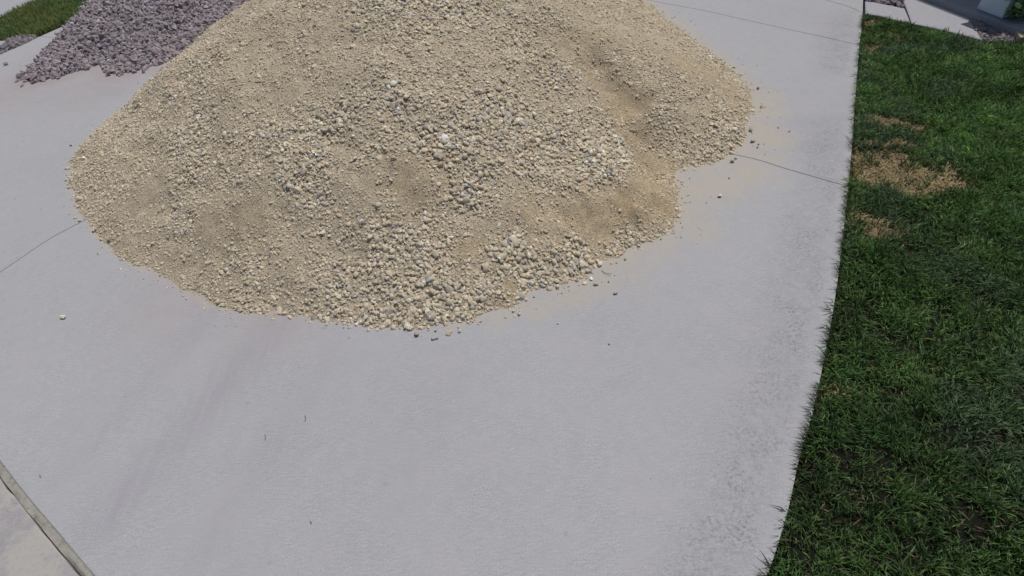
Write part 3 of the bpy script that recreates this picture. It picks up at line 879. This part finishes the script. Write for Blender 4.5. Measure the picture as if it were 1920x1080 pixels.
# lawn beyond the purple heap
LL = offset_line(LE_w, 0.012)
k0 = cut_at(LE_w, G(72, 69))
far_edge = [G(-60, 62), G(0, 33), G(47, 12), G(80, -2), G(130, -26), G(200, -60)]
LAWN2 = LL[k0:] + [G(420, -160), G(300, -120)] + far_edge[::-1] + [G(-60, 98), G(0, 80), G(40, 68)]
def z2(x, y): return -0.02 + 0 * x
lawn_ground('lawn_soil', LAWN2, .25, z2, lambda x, y: np.ones((len(x), 3)) * np.array([.05, .055, .02]))
P = np.array(LAWN2)
N2 = 130000
x = rng.uniform(P[:, 0].min(), P[:, 0].max(), N2); y = rng.uniform(P[:, 1].min(), P[:, 1].max(), N2)
qx, qy, qd = project(np.stack([x, y, 0 * x], 1))
k = inside(LAWN2, x, y) & (qx > -60) & (qx < 330) & (qy > -40)
x, y = x[k], y[k]; n = len(x)
cl = fbm(x, y, .35, 3, 210)
h = rng.uniform(.04, .08, n) * (.6 + .9 * cl)
tip = gp[rng.integers(0, len(gp), n)] * rng.uniform(2.4, 4.0, (n, 1))
ol = smoothstep(.35, .65, fbm(x, y, .9, 3, 220))[:, None]
tip = tip * (1 - .6 * ol) + np.array([.22, .23, .07]) * .6 * ol
v, f, c = blades(np.stack([x, y], 1), z2(x, y), h, rng.uniform(.006, .010, n), rng.uniform(0, 6.28, n), np.abs(rng.normal(.4, .3, n)), rng.uniform(0, .7, n), tip * .7, tip)
tag(link('grass', mesh_np('grass', v, f, c), M_grass), kind='stuff')
print('BLADES2', n)

# street pavement past that lawn
pv2 = [p for p in far_edge] + [G(230, -120), G(-120, -80), G(-200, 40)]
fp = empty('sidewalk', (-6, 9, 0)); tag(fp, kind='structure')
slab('slab', pv2, .4, 0.0, .1, M_walk, fp, edge=.01)

def flat_rocks(n, poly, z, smin, smax, pal):
    P = np.array(poly)
    x = rng.uniform(P[:, 0].min(), P[:, 0].max(), n); y = rng.uniform(P[:, 1].min(), P[:, 1].max(), n)
    k = inside(poly, x, y); x, y = x[k], y[k]; n = len(x)
    s = rng.uniform(smin, smax, n)
    scl = np.stack([s * rng.uniform(.5, .65, n), s * rng.uniform(.36, .5, n), s * rng.uniform(.25, .4, n)], 1)
    pos = np.stack([x, y, z + rng.uniform(0, smax * .5, n)], 1)
    return join_stones('r', ANGULAR, pos, frames(np.tile([0, 0, 1.0], (n, 1)), .6), scl, pal[rng.integers(0, len(pal), n)] * rng.uniform(.8, 1.2, (n, 1)))

def rock_bed(label, poly, z, count, smin, smax):
    c = np.mean(np.array(poly), 0)
    e = empty('rock_bed', (c[0], c[1], z)); tag(e, label, 'rock bed')
    V2, F = flat_grid(poly, .3, 0)
    me = mesh_np('bed_soil', np.column_stack([V2, np.full(len(V2), z)]), F, np.ones((len(V2), 3)) * np.array([.06, .05, .05]))
    link('bed_soil', me, M_soil, e)
    v, f, c = flat_rocks(count, poly, z + .012, smin, smax, ppal * .72)
    o = link('rubble', mesh_np('rubble', v, f, c), M_rock_a, e); o['kind'] = 'stuff'
LL2 = offset_line(LE_w, 0.01)
ka, kb = cut_at(LE_w, G(-120, 150)), cut_at(LE_w, G(72, 69))
bed = LL2[ka:kb + 1] + [G(68, 67), G(40, 67), G(0, 78), G(-60, 96), G(-170, 150)]
rock_bed('narrow strip of purple rock between far lawn and driveway edge', bed, -.04, 5000, .03, .06)
# small pale stepping slab lying in that strip
st = empty('stepping_slab', (*G(5, 92), 0)); tag(st, 'small pale concrete slab lying in the purple rock strip by the driveway', 'concrete slab')
slab('top', [G(-40, 97), G(0, 86), G(17, 86), G(6, 94), G(-10, 101), G(-40, 113)], .2, .045, .06, M_walk, st, edge=.006)

# ------------------------------------------------------------------ walkway, porch, house
walk = empty('walkway', (*G(1700, 30), 0)); tag(walk, kind='structure')
slab('slab', [G(1623, 26), G(1622, 3), G(1640, 5), G(1696, 16.5), G(1707, 43)] + [G(1680, 38), G(1650, 30)], .2, .004, .1, M_walk, walk, edge=.008)
slab('slab', [G(1709.5, 45), G(1699, 16), G(1688, -10), G(1690, -26), G(1740, -4), G(1814, 33), G(1826, 50), G(1841, 76), G(1808, 67), G(1775, 59), G(1740, 51)], .2, .006, .1, M_walk, walk, edge=.008)
slab('slab', [G(1686, -12), G(1689, -26), G(1650, -110), G(1632, -110)] + [], .2, .004, .1, M_walk, walk, edge=.008) if False else None
M_edge = plain('dark_edging', (0.03, 0.03, 0.035), 0.7)
def prism(name, poly, z0, z1, mat, parent=None):
    n = len(poly)
    P = np.array(poly); area = 0.5 * np.sum(P[:, 0] * np.roll(P[:, 1], -1) - np.roll(P[:, 0], -1) * P[:, 1])
    if area < 0: poly = poly[::-1]
    V = [(p[0], p[1], z0) for p in poly] + [(p[0], p[1], z1) for p in poly]
    F = [tuple(range(n))[::-1], tuple(range(n, 2 * n))] + [(i, (i + 1) % n, n + (i + 1) % n, n + i) for i in range(n)]
    me = bpy.data.meshes.new(name); me.from_pydata(V, [], F); me.update()
    o = link(name, me, mat, parent)
    b = o.modifiers.new('bev', 'BEVEL'); b.width = .004; b.segments = 2
    return o
rock_bed('purple rock bed between driveway, walkway and porch', [G(1622, 1.5), G(1640, 3.5), G(1695, 14.5), G(1686, -12), G(1650, -60), G(1624, -60)], -.03, 1500, .028, .055)
rock_bed('purple rock bed at the walkway end below the porch post', [G(1815, 34), G(1842, 75), G(1870, 75), G(1900, 78), G(1905, 60), G(1885, 50), G(1860, 42)], -.035, 2600, .022, .045)

# house: axes along the porch edge
A = np.array(G(1690, -14)); B = np.array(G(1895, 66))
u = (B - A) / np.linalg.norm(B - A); w_ = np.array([-u[1], u[0]])
if w_ @ np.array([1, 1.0]) < 0: w_ = -w_
def hp(a, b): p = A + u * a + w_ * b; return (float(p[0]), float(p[1]))
house = empty('house', (*hp(1, 2), 0)); tag(house, 'dark house with a shaded porch and a pale blue square post', 'house')
M_wall = plain('dark_siding', (0.028, 0.03, 0.04), 0.7)
M_porch = plain('porch_concrete', (0.24, 0.27, 0.30), 0.8, 30, .1)
M_post = plain('pale_blue_paint', (0.50, 0.60, 0.66), 0.55, 12, .05)
M_shade_roof = plain('shade_roof_soffit', (0.16, 0.15, 0.15), 0.9)
Lw = float(np.linalg.norm(B - A))
prism('porch_floor', [hp(-3, 0.0), hp(Lw + 2.5, 0.0), hp(Lw + 2.5, 1.5), hp(-3, 1.5)], -.1, .05, M_porch, house)
prism('wall', [hp(-3.2, 1.5), hp(Lw + 5, 1.5), hp(Lw + 5, 1.75), hp(-3.2, 1.75)], -.1, 2.8, M_wall, house)
pb = np.array(G(1847, 28, .05)); ub = (pb - A) @ u; wb = max((pb - A) @ w_, 0.0) + .03
print('POST', ub, wb, pb, Lw, u, w_)
prism('post', [hp(ub - .1, wb), hp(ub + .1, wb), hp(ub + .1, wb + .2), hp(ub - .1, wb + .2)], .052, .42, M_post, house)  # foot of the post only, kept low so its shadow stays off the lawn
prism('added_post_cap', [hp(ub - .12, wb - .02), hp(ub + .12, wb - .02), hp(ub + .12, wb + .22), hp(ub - .12, wb + .22)], .423, .45, M_post, house)  # added cap closing the shortened post, out of view
so = 2.95 / math.tan(SUN_EL); sdir = np.array([math.sin(SUN_AZ), math.cos(SUN_AZ)]) * so
RE_ = float(sdir @ w_) - .045; RL = float(sdir @ u) + .05
print('ROOF', RE_, RL)
prism('shade_roof', [hp(RL, RE_), hp(Lw + 5.2, RE_), hp(Lw + 5.2, RE_ + 4), hp(RL, RE_ + 4)], 2.72, 2.95, M_shade_roof, house)  # unseen roof, added for porch shade; eave and end set by its shadow

# tan edging stone beside the bed
ed = [G(1889, 52), G(1902, 51), G(1922, 64), G(1925, 78), G(1908, 80), G(1900, 68)]
es_ = prism('edging_stone', ed, -.03, .035, stone_mat('sandstone', 'object', (.7, 1.2), 30, .004))
es_.color = (.42, .36, .23, 1); tag(es_, 'tan flat edging stone beside the purple rock bed and shrub', 'edging stone')

# shrubs by the post
def shrub(name, base, height, spread, nl, label, leafsize, seed):
    r = random.Random(seed)
    e = empty(name, (base[0], base[1], 0)); tag(e, label, 'shrub')
    V, F = [], []
    tips = []
    for s_ in range(9):
        a = r.uniform(0, 6.28); le = r.uniform(.2, 1) * spread
        p0 = np.array([base[0], base[1], -.02]); p1 = p0 + np.array([math.cos(a) * le, math.sin(a) * le, height * r.uniform(.6, 1)])
        tips.append((p0, p1)); n0 = len(V)
        for t_ in (0, .5, 1):
            c = p0 + (p1 - p0) * t_ + np.array([0, 0, .04 * math.sin(t_ * 3.14)])
            rr = .008 * (1 - .6 * t_)
            for q in range(5): V.append((c[0] + rr * math.cos(q * 1.2566), c[1] + rr * math.sin(q * 1.2566), c[2]))
        for k_ in range(2):
            for q in range(5): F.append((n0 + k_ * 5 + q, n0 + k_ * 5 + (q + 1) % 5, n0 + k_ * 5 + 5 + (q + 1) % 5, n0 + k_ * 5 + 5 + q))
    me = bpy.data.meshes.new('stem'); me.from_pydata(V, [], F); me.update(); link('stem', me, plain('twig_bark', (.12, .09, .06)), e)
    n = nl
    Vl, Fl, Cl = [], [], []
    for i in range(n):
        p0, p1 = tips[r.randrange(len(tips))]; t_ = r.uniform(.3, 1.05)
        c = p0 + (p1 - p0) * t_ + np.array([r.gauss(0, .03), r.gauss(0, .03), r.gauss(0, .03)])
        nx = np.array([r.gauss(0, .6), r.gauss(0, .6), 1]); nx /= np.linalg.norm(nx)
        a = np.cross(nx, [r.random() - .5, r.random() - .5, 0.1]); a /= np.linalg.norm(a); b = np.cross(nx, a)
        L = leafsize * r.uniform(.7, 1.3); W_ = L * .55; i0 = len(Vl)
        for (da, db, dn) in ((-.5, 0, 0), (-.15, .5, .08), (.25, .42, .05), (.55, 0, -.1), (.25, -.42, .05), (-.15, -.5, .08)):
            Vl.append(c + a * L * da + b * W_ * db + nx * L * dn)
        Fl += [(i0, i0 + 1, i0 + 2), (i0, i0 + 2, i0 + 3), (i0, i0 + 3, i0 + 4), (i0, i0 + 4, i0 + 5)]
        cc = np.array([.26, .36, .15]) * r.uniform(.6, 1.4); Cl += [cc] * 6
    me = mesh_np('foliage', np.array(Vl), np.array(Fl), np.array(Cl)); link('foliage', me, M_grass, e)
shrub('shrub', G(1898, 46), .30, .16, 300, 'leafy green shrub to the right of the pale blue porch post', .04, 3)
shrub('shrub', G(1879, 42), .13, .09, 110, 'low green shrub at the foot of the pale blue porch post', .03, 4)

# ------------------------------------------------------------------ loose stones on the concrete
loose = [
 (766, 616, .026, (.52, .46, .35), 'cream pebble just below the front edge of the gravel heap'),
 (782, 628, .018, (.26, .25, .23), 'dark grey pebble below the cream pebble in front of the heap'),
 (817, 621, .009, (.33, .31, .28), 'tiny round pebble between the heap and the pair of grey pebbles'),
 (813, 636, .013, (.32, .31, .29), 'grey pebble of a touching pair, the larger, in front of the heap'),
 (820, 635, .009, (.25, .24, .22), 'smaller pebble of the touching pair in front of the heap'),
 (862, 622, .013, (.36, .34, .29), 'round pebble alone in front of the rightmost bulge of the heap front'),
 (1016, 535, .02, (.32, .30, .26), 'brown pebble hugging the edge of the heap in the tan dust'),
 (976, 557, .030, (.33, .30, .24), 'large brown grey pebble on the dust beside the front right heap edge'),
 (987, 563, .011, (.42, .38, .31), 'small pale pebble touching the large brown pebble on the dust'),
 (963, 584, .010, (.37, .34, .3), 'small flat pebble below the large brown pebble'),
 (974, 590, .013, (.36, .34, .3), 'outermost pebble of the short trail below the large brown pebble'),
 (1020, 538, .014, (.34, .32, .28), 'dark triangular pebble by the heap edge'),
 (1046, 539, .017, (.40, .38, .35), 'pale pebble with a flat side off the right front heap edge'),
 (1117, 534, .016, (.30, .29, .27), 'rounded grey pebble in the dust right of the heap front'),
 (1154, 551, .013, (.30, .29, .27), 'small grey pebble farthest out on the dust right of the heap front'),
 (1046, 607, .007, (.45, .44, .42), 'tiny white pebble on clean concrete below the dust'),
 (1142, 646, .005, (.1, .1, .1), 'tiny dark chip alone on clean concrete'),
 (1125, 497, .022, (.56, .52, .44), 'white pebble at the right front edge of the heap'),
 (1178, 453, .026, (.46, .42, .33), 'long cream pebble at the right front edge of the heap'),
 (1198, 462, .012, (.36, .34, .3), 'small pebble beside the long cream pebble'),
 (1172, 487, .010, (.26, .25, .24), 'dark small pebble outside the right front edge'),
 (1350, 369, .016, (.44, .42, .4), 'flat pale pebble in the dust below the control joint'),
 (1373, 304, .016, (.22, .2, .18), 'dark pebble just below the control joint near the heap'),
 (1379, 298, .012, (.30, .27, .24), 'brown pebble almost touching the control joint'),
 (1407, 246, .018, (.22, .2, .16), 'dark pebble on the tan dust right of the heap'),
 (1411, 266, .018, (.28, .26, .2), 'pointed pebble on the tan dust above the control joint'),
 (1420, 277, .010, (.3, .28, .22), 'small pebble on the tan dust closest above the control joint'),
 (1421, 167, .014, (.15, .14, .13), 'dark chip at the top of the tan dust beside the heap'),
 (1394, 234, .009, (.2, .18, .14), 'tiny dark pebble by the right lobe of the heap'),
 (1459, 240, .008, (.25, .23, .22), 'tiny dark pebble beyond the tan dust, nearer the heap'),
 (1480, 247, .009, (.25, .23, .22), 'tiny dark pebble farthest towards the lawn'),
 (120, 596, .018, (.50, .45, .35), 'cream pebble alone on the concrete left of the heap'),
 (134, 273, .015, (.36, .35, .34), 'grey pebble off the left edge of the heap, uppermost'),
 (129, 353, .013, (.36, .34, .3), 'grey pebble touching the left end of the heap'),
 (124, 339, .010, (.33, .31, .28), 'small grey pebble just off the left end of the heap'),
 (147, 389, .014, (.36, .34, .3), 'grey pebble at the lower left edge of the heap'),
 (150, 415, .014, (.34, .32, .28), 'grey pebble lowest along the left edge of the heap'),
 (12, 122, .028, (.16, .14, .15), 'small dark purple rock alone near the left driveway edge'),
 (165, 130, .035, (.2, .17, .18), 'flat purple rock lying just below the purple rock heap'),
 (193, 122, .03, (.21, .18, .19), 'small purple rock in the pink dust in the notch of the rock heap'),
]
for (a, b, s_, col, lab) in loose:
    s_ *= 1.3; p = G(a, b); zz = s_ * .3
    me = random.choice(Mr) if a > 200 or b > 200 else random.choice(Mk)
    o = bpy.data.objects.new('pebble' if me in Mr else 'rock', me); COL.objects.link(o)
    o.location = (p[0], p[1], zz + .001)
    o.rotation_euler = (random.uniform(-.25, .25), random.uniform(-.25, .25), random.uniform(0, 6.28))
    o.scale = (s_ * .54, s_ * .42, s_ * .30)
    o.color = (*[min(.7, q * 1.45) for q in col], 1)
    tag(o, lab, 'pebble' if me in Mr else 'rock', 'stones strayed from the heaps')

# grit strewn round the heap
Ng = 5200
x = rng.uniform(-2.9, 2.4, Ng * 6); y = rng.uniform(1.0, 4.6, Ng * 6)
d = line_dist(x, y, PILE, True); k = ~inside(PILE, x, y) & (rng.random(len(x)) < np.where(x > .2, np.exp(-d / .07) * .20, np.exp(-d / .03) * .3))
x, y = x[k], y[k]; s_ = np.clip(rng.lognormal(math.log(.0042), .4, len(x)), .002, .011)
xs2 = rng.uniform(-3, 1.2, 170); ys2 = rng.uniform(.5, 4, 170)
k2 = ~inside(PILE, xs2, ys2); x = np.concatenate([x, xs2[k2]]); y = np.concatenate([y, ys2[k2]]); s_ = np.concatenate([s_, rng.uniform(.0015, .0035, k2.sum())])
ok = (line_dist(x, y, RE_w) > .02); x, y, s_ = x[ok], y[ok], s_[ok]; n = len(x)
scl = np.stack([s_ * .55, s_ * .45, s_ * .36], 1)
tint = np.where(rng.random((n, 1)) < .5, np.array([[.36, .31, .23]]), np.array([[.22, .2, .17]])) * rng.uniform(.8, 1.2, (n, 1))
v, f, c = join_stones('g', SMALL, np.stack([x, y, s_ * .3], 1), frames(np.tile([0, 0, 1.], (n, 1)), .3), scl, tint)
tag(link('grit', mesh_np('grit', v, f, c), M_pebble_a), kind='stuff')

# twigs
M_twig = plain('dry_twig', (.16, .14, .12), .9)
def twig(px, lab, rad=.0011):
    pts = [Vector((*G(*p), .003 + .002 * i)) for i, p in enumerate(px)]
    cu = bpy.data.curves.new('twig', 'CURVE'); cu.dimensions = '3D'; cu.bevel_depth = rad; cu.bevel_resolution = 1
    sp = cu.splines.new('POLY'); sp.points.add(len(pts) - 1)
    for q, p in zip(sp.points, pts): q.co = (*p, 1); q.radius = 1
    tmp = bpy.data.objects.new('t', cu); me = bpy.data.meshes.new_from_object(tmp)
    bpy.data.objects.remove(tmp)
    tag(link('twig', me, M_twig), lab, 'twig')
twig([(572, 780), (574, 785), (573, 790)], 'tiny forked dark twig on the open concrete below the heap')
twig([(497, 815), (499, 820), (498, 826)], 'short upright dry stalk on the concrete beside the forked twig', .0008)
twig([(75, 891), (78, 895)], 'tiny dark stalk on the slab near the expansion joint', .001)
twig([(582, 978), (585, 982)], 'tiny dark chip of stalk near the bottom of the slab', .001)
twig([(1128, 508), (1134, 513), (1140, 515), (1146, 517)], 'thin pale root trailing off the right front edge of the heap', .0012)
